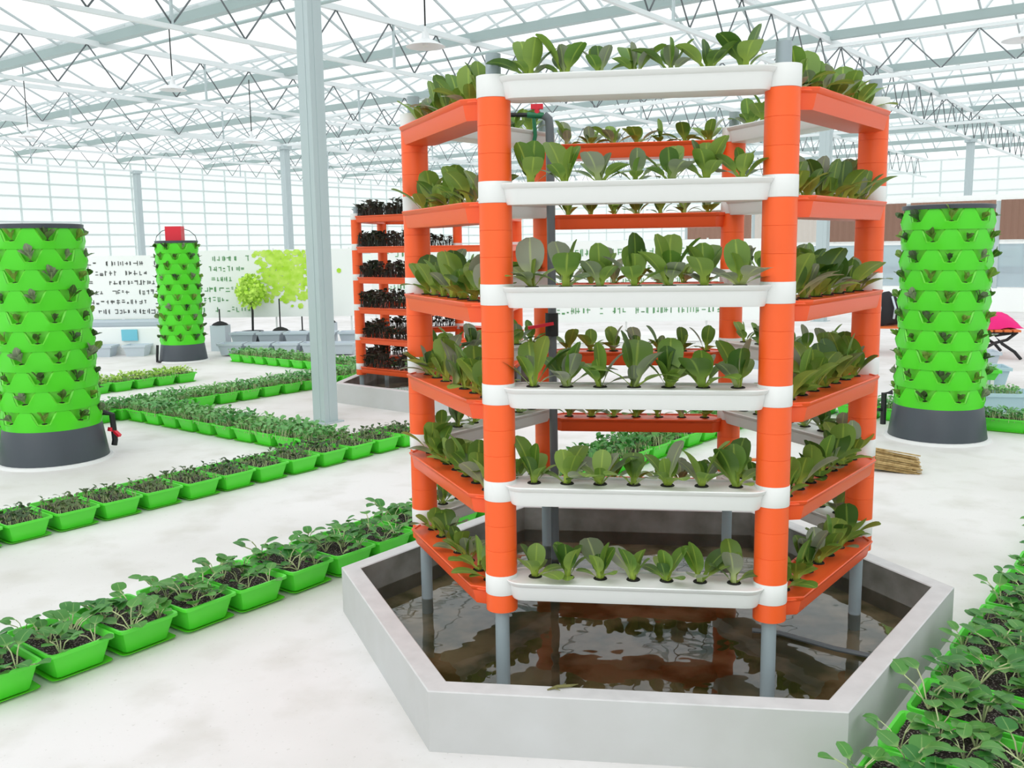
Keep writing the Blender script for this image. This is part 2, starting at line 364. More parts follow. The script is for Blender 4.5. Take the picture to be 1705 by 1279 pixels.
def column(p, h, w, label, rz=AZS):
    t = empty('steel_column', (p[0], p[1], 0), rz, label=label, cat='column')
    b = MB(); b.box((0, 0, h / 2), (w, w, h)); c = b.obj('shaft', M['steel'], t)
    b = MB()
    for sx, sy in ((1, 0), (-1, 0), (0, 1), (0, -1)):
        b.box((sx * (w / 2 + .002), sy * (w / 2 + .002), h / 2), (.004 if sx else w * .3, .004 if sy else w * .3, h))
    b.obj('groove_strip', M['steel'], t)
    b = MB(); b.box((0, 0, h + .05), (w * 1.5, w * 1.5, .1)); b.obj('head_plate', M['steel'], t)
    b = MB(); b.box((0, 0, .006), (w * 1.5, w * 1.5, .012)); b.obj('base_plate', M['steel'], t)
column((-2.50, 4.53), ZL - .1, .155, 'big pale grey square steel column standing left of the orange rack')
for a, n, lb in ((3, 0, 'pale steel column seen between the right posts of the orange rack'), (6, 0, 'pale steel column rising behind the right green tower'),
                 (3, 3, 'pale steel column close beside the big one, on its left, far off'), (3, 2, 'pale steel column far off behind the left orange post')):
    q = sp(G0 + a * BAY, T0N + n * TSP); column((q.x, q.y), ZL - .1, .2, lb)
column((-16.55, 31.16), ZL - .1, .2, 'thin far steel column above the small green tower')

# pendant lamps
def lamp(p, ztop, label, r=.2):
    t = empty('pendant_lamp', p, label=label, cat='lamp', group='white pendant lamps')
    b = MB(); b.path([(0, 0, .15), (0, 0, ztop - p[2])], .009, 6); b.obj('cord', M['black'], t)
    b = MB(); b.lathe([(.012, .2), (.018, .15), (.035, .145), (.04, .09), (.055, .07)], seg=20); b.obj('socket', M['lamp'], t, smooth=True)
    b = MB(); b.lathe([(.055, .075), (.1, .055), (r * .85, .018), (r, 0), (r * .97, .002), (r * .8, .01), (.09, .045), (.04, .055)], seg=32); b.obj('shade', M['lamp'], t, smooth=True)
    b = MB(); b.lathe([(0, .0), (.03, .01), (.032, .04), (.02, .065)], seg=16); b.obj('bulb', M['white'], t, smooth=True)
lamp((-1.73, 6.07, 3.56), ZL + .1, 'white enamel pendant lamp on black cord above the orange rack', .2)
lamp((-6.19, 10.38, 3.93), ZL + .3, 'white pendant lamp on long black cord, left of the big column')
lamp((-11.81, 16.09, 4.01), ZL + .9, 'white pendant lamp at far left above the left green tower')
lamp((-6.38, 14.35, 3.6), ZL + .2, 'white pendant lamp hanging far off just left of the big column')
lamp((5.02, 8.11, 3.86), ZU, 'white pendant lamp cut by the right edge of the photo', .24)

# ------------------------------------------------------------------ leaves
def leaf(b, L, W, t0, t1, base=(0, 0, 0), az=0, pet=.32, nu=4, nv=7, fold=.25, petw=.13, heart=0, mi=0, tip=0):
    """adds one leaf to b; t0, t1: lean from vertical at base and tip"""
    if b.at is None: b.at = []
    pos = []; x = 0; z = 0; step = L / nv
    for j in range(nv + 1):
        pos.append((x, z)); a = t0 + (t1 - t0) * (j / nv) ** 1.3; x += sin(a) * step; z += cos(a) * step
    vs = []
    for j in range(nv + 1):
        v = j / nv
        if v < pet: hw = W * petw * (1 - .2 * v)
        else:
            q = (v - pet) / (1 - pet)
            if heart: hw = W * .5 * (max(0, sin(pi * (q * (1 - heart * .35) + .08 + heart * .27) / (1.08)))) ** (.62) if q < 1 else W * (.10 if not tip else .01)
            else: hw = W * (.5 * max(0, 1 - abs((q - .56) / .46 if q > .56 else (q - .56) / .62) ** 2.1) ** .5) if q < 1 else W * .12
            hw = max(hw, W * petw * .9 if q < .5 else 0)
        a = t0 + (t1 - t0) * v ** 1.3
        for i in range(nu + 1):
            s_ = (i / nu) * 2 - 1; lift = abs(s_) * hw * fold
            X = pos[j][0] - cos(a) * lift; Z = pos[j][1] + sin(a) * lift; Y = s_ * hw
            vs.append((base[0] + X * cos(az) - Y * sin(az), base[1] + X * sin(az) + Y * cos(az), base[2] + Z)); b.at.append((abs(s_), v, 0))
    fs = []
    for j in range(nv):
        for i in range(nu): k = j * (nu + 1) + i; fs.append([k, k + 1, k + nu + 2, k + nu + 1])
    b.add(vs, fs, mi)

def leaf_mesh(m, L, W, t0, t1, **k):
    b = MB(); leaf(b, L, W, R(t0), R(t1), **k); return b.mesh('leaf', m, True)
LEAVES = []
for m in ('pak', 'pak', 'pakgrey', 'pakdark'):
    LEAVES.append([leaf_mesh(M[m], .125, .070, 2, 18, fold=.15, nv=11), leaf_mesh(M[m], .13, .066, 12, 46, fold=.22, nv=11), leaf_mesh(M[m], .125, .068, 32, 72, fold=.18, nv=11),
                   leaf_mesh(M[m], .12, .06, 48, 104, fold=.1, nv=11), leaf_mesh(M[m], .085, .05, 5, 25, fold=.32, nv=11)])
def pak_choi(p, label, group, s=1., rnd=random):
    t = empty('pak_choi', p, rnd.uniform(0, 6.28), label=label, cat='plant', group=group)
    n = rnd.choice((6, 7, 7, 8)); a = 0
    for i in range(n):
        fam = LEAVES[rnd.choice((0, 0, 1, 1, 2, 3))]
        kind = 0 if i == 0 else (4 if i == n - 1 else rnd.choice((1, 1, 2, 2, 3, 3)))
        a += 2.4 + rnd.uniform(-.4, .4); k = s * rnd.uniform(.66, 1.25)
        link('leaf', fam[kind], t, (.006 * cos(a), .006 * sin(a), 0), (rnd.uniform(-.12, .12), rnd.uniform(-.15, .15), a), k)
    return t

# ------------------------------------------------------------------ the orange rack standing in its basin
HEXR, LS, Z6 = .875, .32, .474       # post circle, level spacing, top of the lowest white band
def stadium(L, W, rad, z, off=0, n=5):
    """outline of a trough: long x, round corners"""
    hx, hy = L / 2 + off, W / 2 + off; r = min(rad + off, hy); pts = []
    for cx, cy, a0 in ((hx - r, hy - r, 0), (-hx + r, hy - r, 90), (-hx + r, -hy + r, 180), (hx - r, -hy + r, 270)):
        for k in range(n + 1): a = R(a0 + 90 * k / n); pts.append((cx + r * cos(a), cy + r * sin(a), z))
    return pts
TL, TW = .822, .150
def trough_mesh(m, n=5):
    b = MB(); S = lambda z, o: stadium(TL, TW, .055, z, o, n)
    b.loops([S(-.066, -.026), S(-.066, -.014), S(-.058, -.010), S(-.018, -.002), S(-.014, .004), S(-.003, .009), S(0, .007), S(0, -.004), S(-.012, -.006), S(-.014, -.008)], cap1=False)
    return b.mesh('trough', m, True)
def lid_mesh(m):
    b = MB(); b.loops([stadium(TL, TW, .055, -.012, -.007), stadium(TL, TW, .055, -.006, -.0075), stadium(TL, TW, .055, -.004, -.02)]); return b.mesh('lid', m, True)
TM = {'white': trough_mesh(M['white']), 'orange': trough_mesh(M['orange_trough'], 1)}; LM = {'white': lid_mesh(M['white']), 'orange': lid_mesh(M['orange_trough'])}
for q in list(TM.values()) + list(LM.values()): autosmooth(q)
CUP = MB(); CUP.lathe([(.019, -.03), (.023, -.003), (.021, -.0005), (.018, -.002), (0, -.001)], seg=14); CUPM = CUP.mesh('net_cup', M['darksoil'], True)
RINGO = MB(); RINGO.lathe([(.0517, 0), (.0525, .0004), (.0525, .0840), (.0517, .0844)], seg=28); RINGOM = RINGO.mesh('post_ring', M['orange'], True); autosmooth(RINGOM)
RINGW = MB(); RINGW.lathe([(.0535, 0), (.054, .001), (.054, .0655), (.0535, .0662)], seg=28); RINGWM = RINGW.mesh('white_band', M['white'], True); autosmooth(RINGWM)
RINGB = MB(); RINGB.lathe([(.0517, 0), (.0525, .0004), (.0525, .0590), (.0517, .0595)], seg=28); RINGBM = RINGB.mesh('post_ring', M['orange'], True); autosmooth(RINGBM)
ZT = lambda k: Z6 + (5 - k) * LS      # top of the white band of level k (0 = top)

def hexpts(rad, z, ang, c=(0, 0)): return [Vector((c[0] + rad * cos(ang + k * pi / 3), c[1] + rad * sin(ang + k * pi / 3), z)) for k in range(6)]
def basin(name, c, ang, h, rad, label):
    t = empty(name, (c[0], c[1], 0), label=label, cat='pond basin'); th = .075 / cos(pi / 6)
    b = MB(); H = lambda r, z: hexpts(r, z, ang)
    b.loops([H(rad, 0), H(rad, h - .003), H(rad - .004, h - .003)], cap0=False, cap1=False); b.obj('outer_wall', M['concrete'], t)
    b = MB(); b.loops([H(rad, h - .003), H(rad - .005, h), H(rad - th + .005, h), H(rad - th, h - .004)], cap0=False, cap1=False); b.obj('rim', M['rim'], t)
    b = MB(); b.loops([H(rad - th, h - .004), H(rad - th, .012)], cap0=False, cap1=False); b.obj('inner_wall', M['pond_in'], t)
    b = MB(); b.add(H(rad - th, .012), [[0, 1, 2, 3, 4, 5]]); b.obj('bed', M['pond_bed'], t)
    w = MB(); w.add(H(rad - th - .001, .0767), [[0, 1, 2, 3, 4, 5]])
    w.obj('pond_water', M['water'], loc=(c[0], c[1], 0), label='dark shiny water filling the %s' % label[:40].rsplit(' ', 1)[0], cat='water', kind='stuff')
    return t
ANG = -2.1638                      # direction of the front-left post
basin('hexagonal_basin', (0, 0), ANG, .2, 1.249, 'big hexagonal grey cement basin under the near orange rack')
rack = empty('hydroponic_rack', (0, 0, .012), label='tall hexagonal orange and white planting rack standing in the near basin', cat='planting rack')
def build_rack(root, ang, zroot):
    for k in range(6):
        a = ang + k * pi / 3; x, y = HEXR * cos(a), HEXR * sin(a)
        b = MB(); b.lathe([(.024, .012 - zroot + (.075 if root is not rack else 0)), (.024, ZT(0) + .068 - zroot)], seg=18); p = b.obj('post', M['pipe'], root, smooth=True, loc=(x, y, 0), label='grey pipe core of the post')
        for l in range(6):
            zt = ZT(l) - zroot; link('white_band', RINGWM, p, (0, 0, zt - .066))
            if l < 5:
                for j in range(3): link('post_ring', RINGOM, p, (0, 0, zt - .066 - (j + 1) * .0846))
            else: link('post_ring', RINGBM, p, (0, 0, zt - .066 - .0595))
SIDES = []   # (k, colour, name) side k joins post k and k+1; posts: 0 FL, 1 FR, 2 R, 3 BR, 4 BL, 5 L
side_c = ['white', 'orange', 'white', 'orange', 'white', 'orange']
side_n = ['front white', 'front-right orange', 'rear-right white', 'rear orange', 'rear-left white', 'front-left orange']
def side_frame(ang, k):
    a0 = ang + k * pi / 3; a1 = a0 + pi / 3
    p0 = Vector((HEXR * cos(a0), HEXR * sin(a0))); p1 = Vector((HEXR * cos(a1), HEXR * sin(a1))); d = (p1 - p0).normalized()
    return (p0 + p1) / 2, math.atan2(d.y, d.x), d
build_rack(rack, ANG, .012)
tiern = ['top', 'second', 'third', 'fourth', 'fifth', 'lowest']
prnd = random.Random(11)
for l in range(6):
    for k in range(6):
        c, rzz, d = side_frame(ANG, k); col = side_c[k]; z = ZT(l) - (.008 if col == 'white' else .060)
        t = link('trough', TM[col], rack, (c.x, c.y, z - .012), rzz); link('lid', LM[col], t)
        onright = (d.x * cos(YAW) + d.y * sin(YAW)) > 0
        for j in range(7):
            u = (j - 3) * .108; link('net_cup', CUPM, t, (u, 0, 0))
            idx = j if onright else 6 - j
            nm = side_n[k]
            s = (1.0 if l in (0, 5) else 1.08) if k in (0, 1, 5) else .86
            if l in (1, 2, 3) and k in (0, 1, 5): s = (1.02 if l == 1 else 1.2)
            pak_choi((c.x + d.x * u, c.y + d.y * u, z - .006), 'young pak choi, %s from left in the %s trough, %s tier%s' % (ORD[idx], nm, tiern[l], '' if l in (0, 5) else ' from top'),
                     'pak choi in the %s trough' % nm, s, prnd)
    # black strip under the top plants
c, rzz, d = side_frame(ANG, 0)
b = MB(); b.box((0, .066, .004), (.74, .012, .02)); b.obj('black_liner', M['black'], rack, loc=(c.x, c.y, ZT(0) - .02), rot=(0, 0, rzz), label='black liner strip behind the top front plants')
# riser pipe with valves
rx, ry = -.338, .581
t = empty('riser_pipe', (rx, ry, .012), label='dark grey upright water pipe with red valves inside the orange rack', cat='pipe')
b = MB(); b.path([(0, 0, 0), (-.01, 0, 2.06), (-.014, 0, 2.1), (-.035, 0, 2.118)], .019, 12); b.obj('pipe', M['pipe_dark'], t, smooth=True)
b = MB(); b.path([(-.035, 0, 2.115), (-.11, 0, 2.12)], .014, 10); b.obj('fitting', M['fitting'], t, smooth=True)
b = MB(); b.path([(-.11, 0, 2.12), (-.2, -.01, 2.122), (-.3, -.03, 2.12)], .01, 8); b.obj('black_hose', M['black'], t, smooth=True)
b = MB(); b.path([(-.066, 0, 2.12), (-.066, 0, 2.145)], .012, 8); b.box((-.066, 0, 2.155), (.055, .022, .022)); b.obj('valve_knob', M['red'], t)
b = MB(); b.path([(-.08, 0, 2.105), (-.075, 0, 2.03), (-.085, 0, 1.98)], .009, 8); b.obj('feed_tube', M['fitting'], t, smooth=True)
b = MB(); b.path([(-.008, 0, 1.13), (-.008, 0, 1.235)], .03, 12); b.obj('valve_body', M['black'], t, smooth=True)
b = MB(); b.beam((0, -.03, 1.19), (-.115, -.05, 1.172), .02, .014); b.obj('valve_lever', M['red'], t)
b = MB(); b.path([(.43, -.27, .088), (.533, -.291, .086), (.609, -.349, .085), (.699, -.421, .085), (.8, -.478, .086), (.845, -.50, .09)], .010, 8)
b.obj('hose', M['pipe_dark'], smooth=True, label='dark grey hose lying in the water at the right of the basin', cat='hose')
b = MB()
b.path([(-.33, -1.02, .203), (-.30, -1.005, .207), (-.26, -1.0, .208), (-.235, -.985, .206)], [.002, .006, .005, .001], 5); b.path([(-.31, -1.01, .205), (-.29, -1.03, .207)], [.003, .001], 4); b.path([(-.29, -1.0, .206), (-.275, -.98, .205)], [.003, .001], 4)
b.obj('dried_leaf', M['dryleaf'], label='small dried brown leaf lying on the front rim of the basin', cat='leaf')

# ------------------------------------------------------------------ rear rack with dark seedlings
C2 = (-1.56, 6.14); ANG2 = R(204.4)
basin('hexagonal_basin', C2, ANG2, .2, 1.249, 'far hexagonal grey cement basin beside the big column')
C2 = (-1.66, 6.2)
rack2 = empty('hydroponic_rack', (C2[0], C2[1], -.062), label='farther orange planting rack with dark seedlings, behind the near rack', cat='planting rack')
build_rack(rack2, ANG2, .012); rack2.scale = (1, 1, .955)
def clump(m, n, sx, sy, h, W, name='seedlings', seed=1, stem=True, flat=.5, heart=.4, nu=2, nv=3):
    r = random.Random(seed); b = MB(); b.at = []
    for i in range(n):
        x, y = r.uniform(-sx, sx), r.uniform(-sy, sy); hh = h * r.uniform(.35, 1); a = r.uniform(0, 6.28)
        L = W * r.uniform(.9, 1.5)
        leaf(b, L, W * r.uniform(.7, 1.1), R(r.uniform(20, 80)), R(r.uniform(70, 120)), (x, y, hh), a, pet=.12, nu=nu, nv=nv, fold=.15, petw=.06, heart=heart)
        if stem:
            k = len(b.v); dx_, dy_ = r.uniform(-.02, .02), r.uniform(-.02, .02)
            b.path([(x + dx_, y + dy_, 0), (x, y, hh)], .0022 if W < .04 else .003, 3, mi=1, cap=False); b.at += [(1, .6, 0)] * (len(b.v) - k)
    me = b.mesh(name, [m, m if m is M['purple'] else M['stem']], True); return me
DK = [clump(M['purple'], 30, .05, .055, .12, .042, 'seedling', 40 + i) for i in range(4)]
for l in range(6):
    for k in range(6):
        c, rzz, d = side_frame(ANG2, k); z = ZT(l) - .03
        t = link('trough', TM['orange'], rack2, (c.x, c.y, z - .012), rzz); link('lid', LM['orange'], t)
        if k in (5, 0, 4):
            nm = {0: 'left-front', 5: 'left', 4: 'back-left'}[k]; onr = (d.x * cos(YAW) + d.y * sin(YAW)) > 0
            for j in range(7):
                u = (j - 3) * .108
                link('seedling', DK[(j + l + k) % 4], None, (C2[0] + c.x + d.x * u, C2[1] + c.y + d.y * u, (z - .012) * .955 - .062 + .002), prnd.uniform(0, 6), prnd.uniform(.8, 1.25),
                     label='dark purple-green seedling, %s from left, %s trough, %s tier, farther rack' % (ORD[j if onr else 6 - j], nm, tiern[l]), cat='seedling', group='dark seedlings, %s trough, farther rack' % nm)

# ------------------------------------------------------------------ green tower planters
def tier_mesh(Rb, Rt, h):
    b = MB(); cols = [-22.5, -16, -11.5, -7, 0, 7, 11.5, 16]; top = [1, 1, .68, .37, .34, .37, .68, 1]
    A = []; T = []; LP = []
    for s in range(8):
        for c, t in zip(cols, top): A.append(R(s * 45 + c)); T.append(t); LP.append(.016 if abs(c) <= 7 else (.009 if abs(c) <= 12 else 0))
    n = len(A); rows = 3; vs = []
    for j in range(rows + 1):
        for i in range(n):
            q = j / rows; t = T[i] * q; r = Rb + (Rt - Rb) * t + LP[i] * q * 1.0 + .004 * sin(pi * t); vs.append((r * cos(A[i]), r * sin(A[i]), t * h))
    fs = []
    for j in range(rows):
        for i in range(n): k = (i + 1) % n; fs.append([j * n + i, j * n + k, (j + 1) * n + k, (j + 1) * n + i])
    b.add(vs, fs)
    # lip turned in, then the pocket's sloping back
    for s in range(8):
        ring = []
        for c, t, lp in ((-16, 1, 0), (-11.5, .68, .009), (-7, .37, .016), (0, .34, .016), (7, .37, .016), (11.5, .68, .009), (16, 1, 0)):
            a = R(s * 45 + c); r = Rb + (Rt - Rb) * t + lp; ring.append((r, a, t * h))
        outer = [(r * cos(a), r * sin(a), z) for r, a, z in ring]
        lip = []
        for r, a, z in ring:
            a2 = R(s * 45) + (a - R(s * 45)) * .86; z2 = z + (.006 if z < h * .9 else -.001); lip.append(((r - .010) * cos(a2), (r - .010) * sin(a2), z2))
        inner = []
        for q, (c, t, lp) in enumerate(((-14, 1, 0), (-10.5, .72, 0), (-6.5, .43, 0), (0, .41, 0), (6.5, .43, 0), (10.5, .72, 0), (14, 1, 0))):
            a = R(s * 45 + c); r = Rb - .050 + .040 * max(0, (t - .41) / .59); inner.append((r * cos(a), r * sin(a), t * h))
        m = 7; vs = outer + lip + inner; fs = []
        for i in range(m - 1):
            fs.append([i, i + 1, m + i + 1, m + i]); fs.append([m + i, m + i + 1, 2 * m + i + 1, 2 * m + i])
        fs.append([2 * m, 2 * m + 1, 2 * m + 5, 2 * m + 6]); fs.append([2 * m + 1, 2 * m + 2, 2 * m + 4, 2 * m + 5]); fs.append([2 * m + 2, 2 * m + 3, 2 * m + 4])
        b.add(vs, fs, 1)
    me = b.mesh('tier', [M['green'], M['green_painted_lit']], True); autosmooth(me, 25); return me
PSO = MB(); PSO.lathe([(0, .008), (.02, .005), (.028, -.012)], seg=12); PSOM = PSO.mesh('pocket_soil', M['darksoil'], True)
def small_plant(seed, m):
    r = random.Random(seed); b = MB(); b.at = []; a = r.uniform(0, 6)
    for i in range(r.choice((3, 4, 4, 5))):
        a += 2.2 + r.uniform(-.5, .5); leaf(b, r.uniform(.06, .11), r.uniform(.030, .052), R(r.uniform(0, 25)), R(r.uniform(20, 75)), (0, 0, 0), a, pet=.4, nu=2, nv=5, fold=.3, petw=.07)
    return b.mesh('tower_seedling', m, True)
TP = [small_plant(70 + i, M[('pakdark', 'pakgrey', 'pak', 'darkherb')[i % 4]]) for i in range(8)]
def tower(c, tiers, zb, h, Rb, Rt, name, phase):
    t = empty('tower_planter', (c[0], c[1], 0), label='%s green tower planter of stacked pocket tiers on a dark slate base' % name, cat='tower planter')
    b = MB(); b.lathe([(Rb * 1.13, .012), (Rb * 1.11, .05), (Rb * 1.02, zb - .012), (Rb * 1.0, zb), (Rb * .8, zb)], seg=40); b.obj('base', M['slate'], t, smooth=True)
    b = MB(); b.lathe([(Rb * 1.22, 0), (Rb * 1.19, .018), (Rb * 1.10, .022)], seg=32); b.obj('foam_skirt', M['skirt'], t, smooth=True)
    vd = math.atan2(CAM.y - c[1], CAM.x - c[0])
    r2 = random.Random(int(abs(c[0]) * 100))
    for i in range(tiers):
        f = i / tiers; r = Rb + (Rt - Rb) * f; ph = phase + (R(22.5) if i % 2 else 0)
        # three mesh sizes are enough, the tier is scaled to its radius
        q = link('tier', TIER, t, (0, 0, zb + i * h), ph, (r / .36, r / .36, h / .172))
        for s in range(8):
            a = ph + R(45 * s); da = (a - vd + pi) % (2 * pi) - pi
            if abs(da) > R(112): continue
            la = R(45 * s); link('pocket_soil', PSOM, q, (.336 * cos(la), .336 * sin(la), .067))
            rr = r * .334 / .36; z = zb + i * h + .073 * h / .172
            word = ORD[sorted(q_ for q_ in ((ph + R(45 * u_) - vd + pi) % (2 * pi) - pi for u_ in range(8)) if abs(q_) <= R(112)).index(da)]
            link('tower_seedling', r2.choice(TP), None, (c[0] + rr * cos(a), c[1] + rr * sin(a), z), (0, r2.uniform(.45, .75), a), r2.uniform(.9, 1.3),
                 label='small seedling, %s pocket from left, %s tier from top of the %s tower' % (word, ORD[tiers - 1 - i], name.split(' tower')[0]), cat='seedling', group='seedlings in the %s tower, tier %s' % (name, ORD[tiers - 1 - i]))
    zt = zb + tiers * h; b = MB(); b.lathe([(Rt * 1.02, zt), (Rt * 1.03, zt + .03), (Rt * .95, zt + .035), (Rt * .2, zt + .03), (.0, zt + .03)], seg=32); b.obj('cap', M['slate'], t, smooth=True)
    return t, vd, zt
TIER = tier_mesh(.36, .353, .172)
tl, vd, zt = tower((-4.19, 3.02), 10, .27, .146, .342, .315, 'large left', 1.15)
a = vd + R(80); x, y = .42 * cos(a), .42 * sin(a)
b = MB(); b.path([(x * .85, y * .85, .34), (x, y, .32), (x * 1.02, y * 1.02, .12), (x, y, .08)], .022, 10); b.obj('drain_pipe', M['black'], tl, smooth=True)
b = MB(); b.beam((x * 1.0, y, .2), (x * 1.0 + .06, y - .02, .155), .03, .02); b.beam((x, y, .2), (x - .02, y - .03, .21), .03, .03); b.obj('drain_tap', M['red'], tl)
trr, vd, zt = tower((2.63, 3.82), 10, .27, .1515, .325, .322, 'right', .9)
a = vd - R(75); x, y = .41 * cos(a), .41 * sin(a)
b = MB(); b.path([(x * .85, y * .85, .36), (x, y, .35), (x * 1.0, y * 1.0, .1)], .022, 10); b.path([(x, y, .22), (x - .05, y - .02, .22)], .014, 8); b.obj('drain_pipe', M['black'], trr, smooth=True)
tm, vd, zt = tower((-5.85, 9.35), 10, .25, .142, .295, .285, 'small far', .3)
b = MB(); b.box((.03, -.1, zt + .13), (.22, .16, .2), .1); b.obj('red_box', M['red'], tm)
for sx in (-1, 1):
    b = MB(); b.path([(sx * .1, 0, zt + .2), (sx * .2, 0, zt + .17), (sx * .28, 0, zt + .1), (sx * .3, 0, zt + .03)], .005, 5); b.obj('wire_hoop', M['black'], tm)
a = vd - R(70); x, y = .36 * cos(a), .36 * sin(a)
b = MB(); b.path([(x, y, .25), (x * 1.04, y * 1.04, .1), (x * 1.05, y * 1.05, .02), (x + .06, y - .03, .015)], .02, 8); b.obj('drain_pipe', M['black'], tm, smooth=True)

# ------------------------------------------------------------------ planter trays
PW, PL, PH = .255, .375, .112      # along the row, across the row, height
def rect(x, y, z, r=.02):
    pts = []
    for cx, cy, a0 in ((x - r, y - r, 0), (-x + r, y - r, 90), (-x + r, -y + r, 180), (x - r, -y + r, 270)):
        for k in range(3): a = R(a0 + 45 * k); pts.append((cx + r * cos(a), cy + r * sin(a), z))
    return pts
b = MB(); hx, hy = PW / 2, PL / 2
b.loops([rect(hx - .035, hy - .035, .008), rect(hx - .012, hy - .012, PH - .012), rect(hx, hy, PH - .012), rect(hx, hy, PH), rect(hx - .010, hy - .010, PH), rect(hx - .02, hy - .02, PH - .03)], cap1=False)
TRAYM = b.mesh('planter_tray', M['tray'], True); autosmooth(TRAYM, 30)
b = MB(); b.loops([rect(hx - .03, hy - .03, 0), rect(hx - .008, hy - .008, .012), rect(hx - .012, hy - .012, .012), rect(hx - .03, hy - .03, .004)]); SAUCM = b.mesh('saucer', M['saucer'], True)
r = random.Random(3); b = MB(); g = 9; vs = []
for j in range(g):
    for i in range(g): vs.append(((i / (g - 1) - .5) * (PW - .045), (j / (g - 1) - .5) * (PL - .045), PH - .022 + r.uniform(-.006, .006)))
b.add(vs, [[j * g + i, j * g + i + 1, (j + 1) * g + i + 1, (j + 1) * g + i] for j in range(g - 1) for i in range(g - 1)]); SOILM = b.mesh('soil', M['soil'], False)
def sweet(seed, m=None):
    r = random.Random(seed); b = MB(); b.at = []; m = m or M['sweet']
    for i in range(r.choice((5, 6, 7))):
        a = r.uniform(0, 6.28); hh = r.uniform(.02, .075); d = r.uniform(.015, .07); x, y = d * cos(a), d * sin(a)
        k = len(b.v); b.path([(0, 0, 0), (x * .5, y * .5, hh * .75), (x, y, hh)], .0022, 4, mi=1, cap=False); b.at += [(1, .6, 0)] * (len(b.v) - k)
        leaf(b, r.uniform(.045, .065), r.uniform(.040, .056), R(r.uniform(35, 75)), R(r.uniform(80, 125)), (x, y, hh), a + r.uniform(-.6, .6), pet=.08, nu=4, nv=5, fold=.14, petw=.05, heart=.6, tip=1)
    return b.mesh('sweet_potato_seedling', [m, M['stem']], True)
SW = [sweet(100 + i) for i in range(8)]
CL = {'dark': [clump(M['darkherb'], 90, .10, .16, .06, .026, seed=s) for s in (1, 2, 3)],
      'light': [clump(M['lightherb'], 150, .12, .18, .085, .034, seed=s) for s in (4, 5, 6)],
      'lime': [clump(M['limeherb'], 130, .12, .18, .075, .032, seed=s) for s in (7, 8)],
      'mid': [clump(M['sweet'], 110, .12, .18, .09, .040, seed=s) for s in (9, 10)]}
trnd = random.Random(21)
def tray(a, n, along, label, group, kind, pl_label=None, jit=.004):
    p = rp(a, n); rz_ = (AZ if along else AZ + pi / 2) + trnd.uniform(-.03, .03)
    p += Vector((trnd.uniform(-jit, jit), trnd.uniform(-jit, jit), 0))
    t = link('planter_tray', TRAYM, None, p, rz_, label=label, cat='tray', group=group)
    link('saucer', SAUCM, t); link('soil', SOILM, t)
    if kind == 'near':
        for q in range(7):
            x = ((q % 2) - .5) * .1 + trnd.uniform(-.02, .02); y = (q // 2 - 1.4) * .095 + trnd.uniform(-.02, .02)
            w = Vector((x * cos(rz_) - y * sin(rz_), x * sin(rz_) + y * cos(rz_), PH - .026))
            link('seedling', trnd.choice(SW), None, p + w, trnd.uniform(0, 6.28), trnd.uniform(.8, 1.3), label=pl_label % (('near', 'middle', 'inner', 'far')[q // 2] + (' left', ' right')[q % 2]), cat='seedling', group=pl_label.replace('leafy seedling, %s, in', 'seedlings in'))
    else:
        me = trnd.choice(CL[kind]); lb = {'dark': 'sparse dark', 'light': 'dense pale green', 'lime': 'lime green', 'mid': 'leafy mid green'}[kind]
        link('seedlings', me, None, p + Vector((0, 0, PH - .026)), rz_ + (pi if trnd.random() < .5 else 0), trnd.uniform(.95, 1.1), label='%s seedlings filling the %s' % (lb, label.replace('green planter ', '')), cat='seedlings', kind='stuff', group='seedlings of the ' + group)
PITCH_ = .272
# row A, beside the basin
k = 0; a = -2.03 + PITCH_ / 2
while a < 4.75:
    tray(a, 1.385 + PL / 2, True, 'green planter tray, %s from lower left in the row touching the basin' % ORD[k], 'row beside the basin', 'near' if a < 1.3 else 'mid', 'leafy seedling, %%s, in the %s tray of the row touching the basin' % ORD[k]); a += PITCH_; k += 1
# row B
k = 0; a = -1.37 + PITCH_ / 2
while a < 2.2:
    tray(a, 3.22 + PL / 2, True, 'green planter tray, %s from the left in the second long row' % ORD[k], 'second long row', 'dark'); a += PITCH_; k += 1
# row C across
for k in range(10): tray(1.31 + PL / 2, 6.28 - PITCH_ / 2 - k * PITCH_, False, 'green planter tray, %s from the left in the crosswise row before the column' % ORD[k], 'crosswise row', 'light')
# row D
k = 0; a = -1.75 + PITCH_ / 2
while a < 7.6:
    tray(a, 6.27 + PL / 2, True, 'green planter tray, %s from the left in the row behind the big column' % ORD[k], 'row behind the column', 'light'); a += PITCH_; k += 1
for k in range(11): tray(3.25 - PITCH_ / 2 - k * PITCH_, 8.02 + PL / 2, True, 'green planter tray, %s from the right in the short row behind the left tower' % ORD[k], 'short row behind the left tower', 'lime')
for k in range(10): tray(4.66 + PL / 2, 9.45 - PITCH_ / 2 - k * PITCH_, False, 'green planter tray, %s from the left in the row beside the far tower' % ORD[k], 'row beside the far tower', 'light')
# two columns of trays along the right edge
for c_, (n_, w_) in enumerate(((-1.155 - PL / 2, 'left'), (-1.155 - PL * 1.5 - .01, 'right'))):
    k = 0; a = -1.40 + PITCH_ / 2
    while a < (4.4 if c_ == 0 else 3.0):
        tray(a, n_, True, 'green planter tray, %s from the bottom in the %s file at lower right' % (ORD[k], w_), 'lower right trays, %s file' % w_, 'near' if a < 2.2 else 'mid',
             'leafy seedling, %%s, in the %s tray of the %s file at lower right' % (ORD[k], w_)); a += PITCH_; k += 1
# crosswise trays behind the right tower
for k in range(8): tray(5.12 + PW / 2, 1.2 - k * .395, True, 'green planter tray, %s from the left in the row behind the right tower' % ORD[k], 'row behind the right tower', 'light')

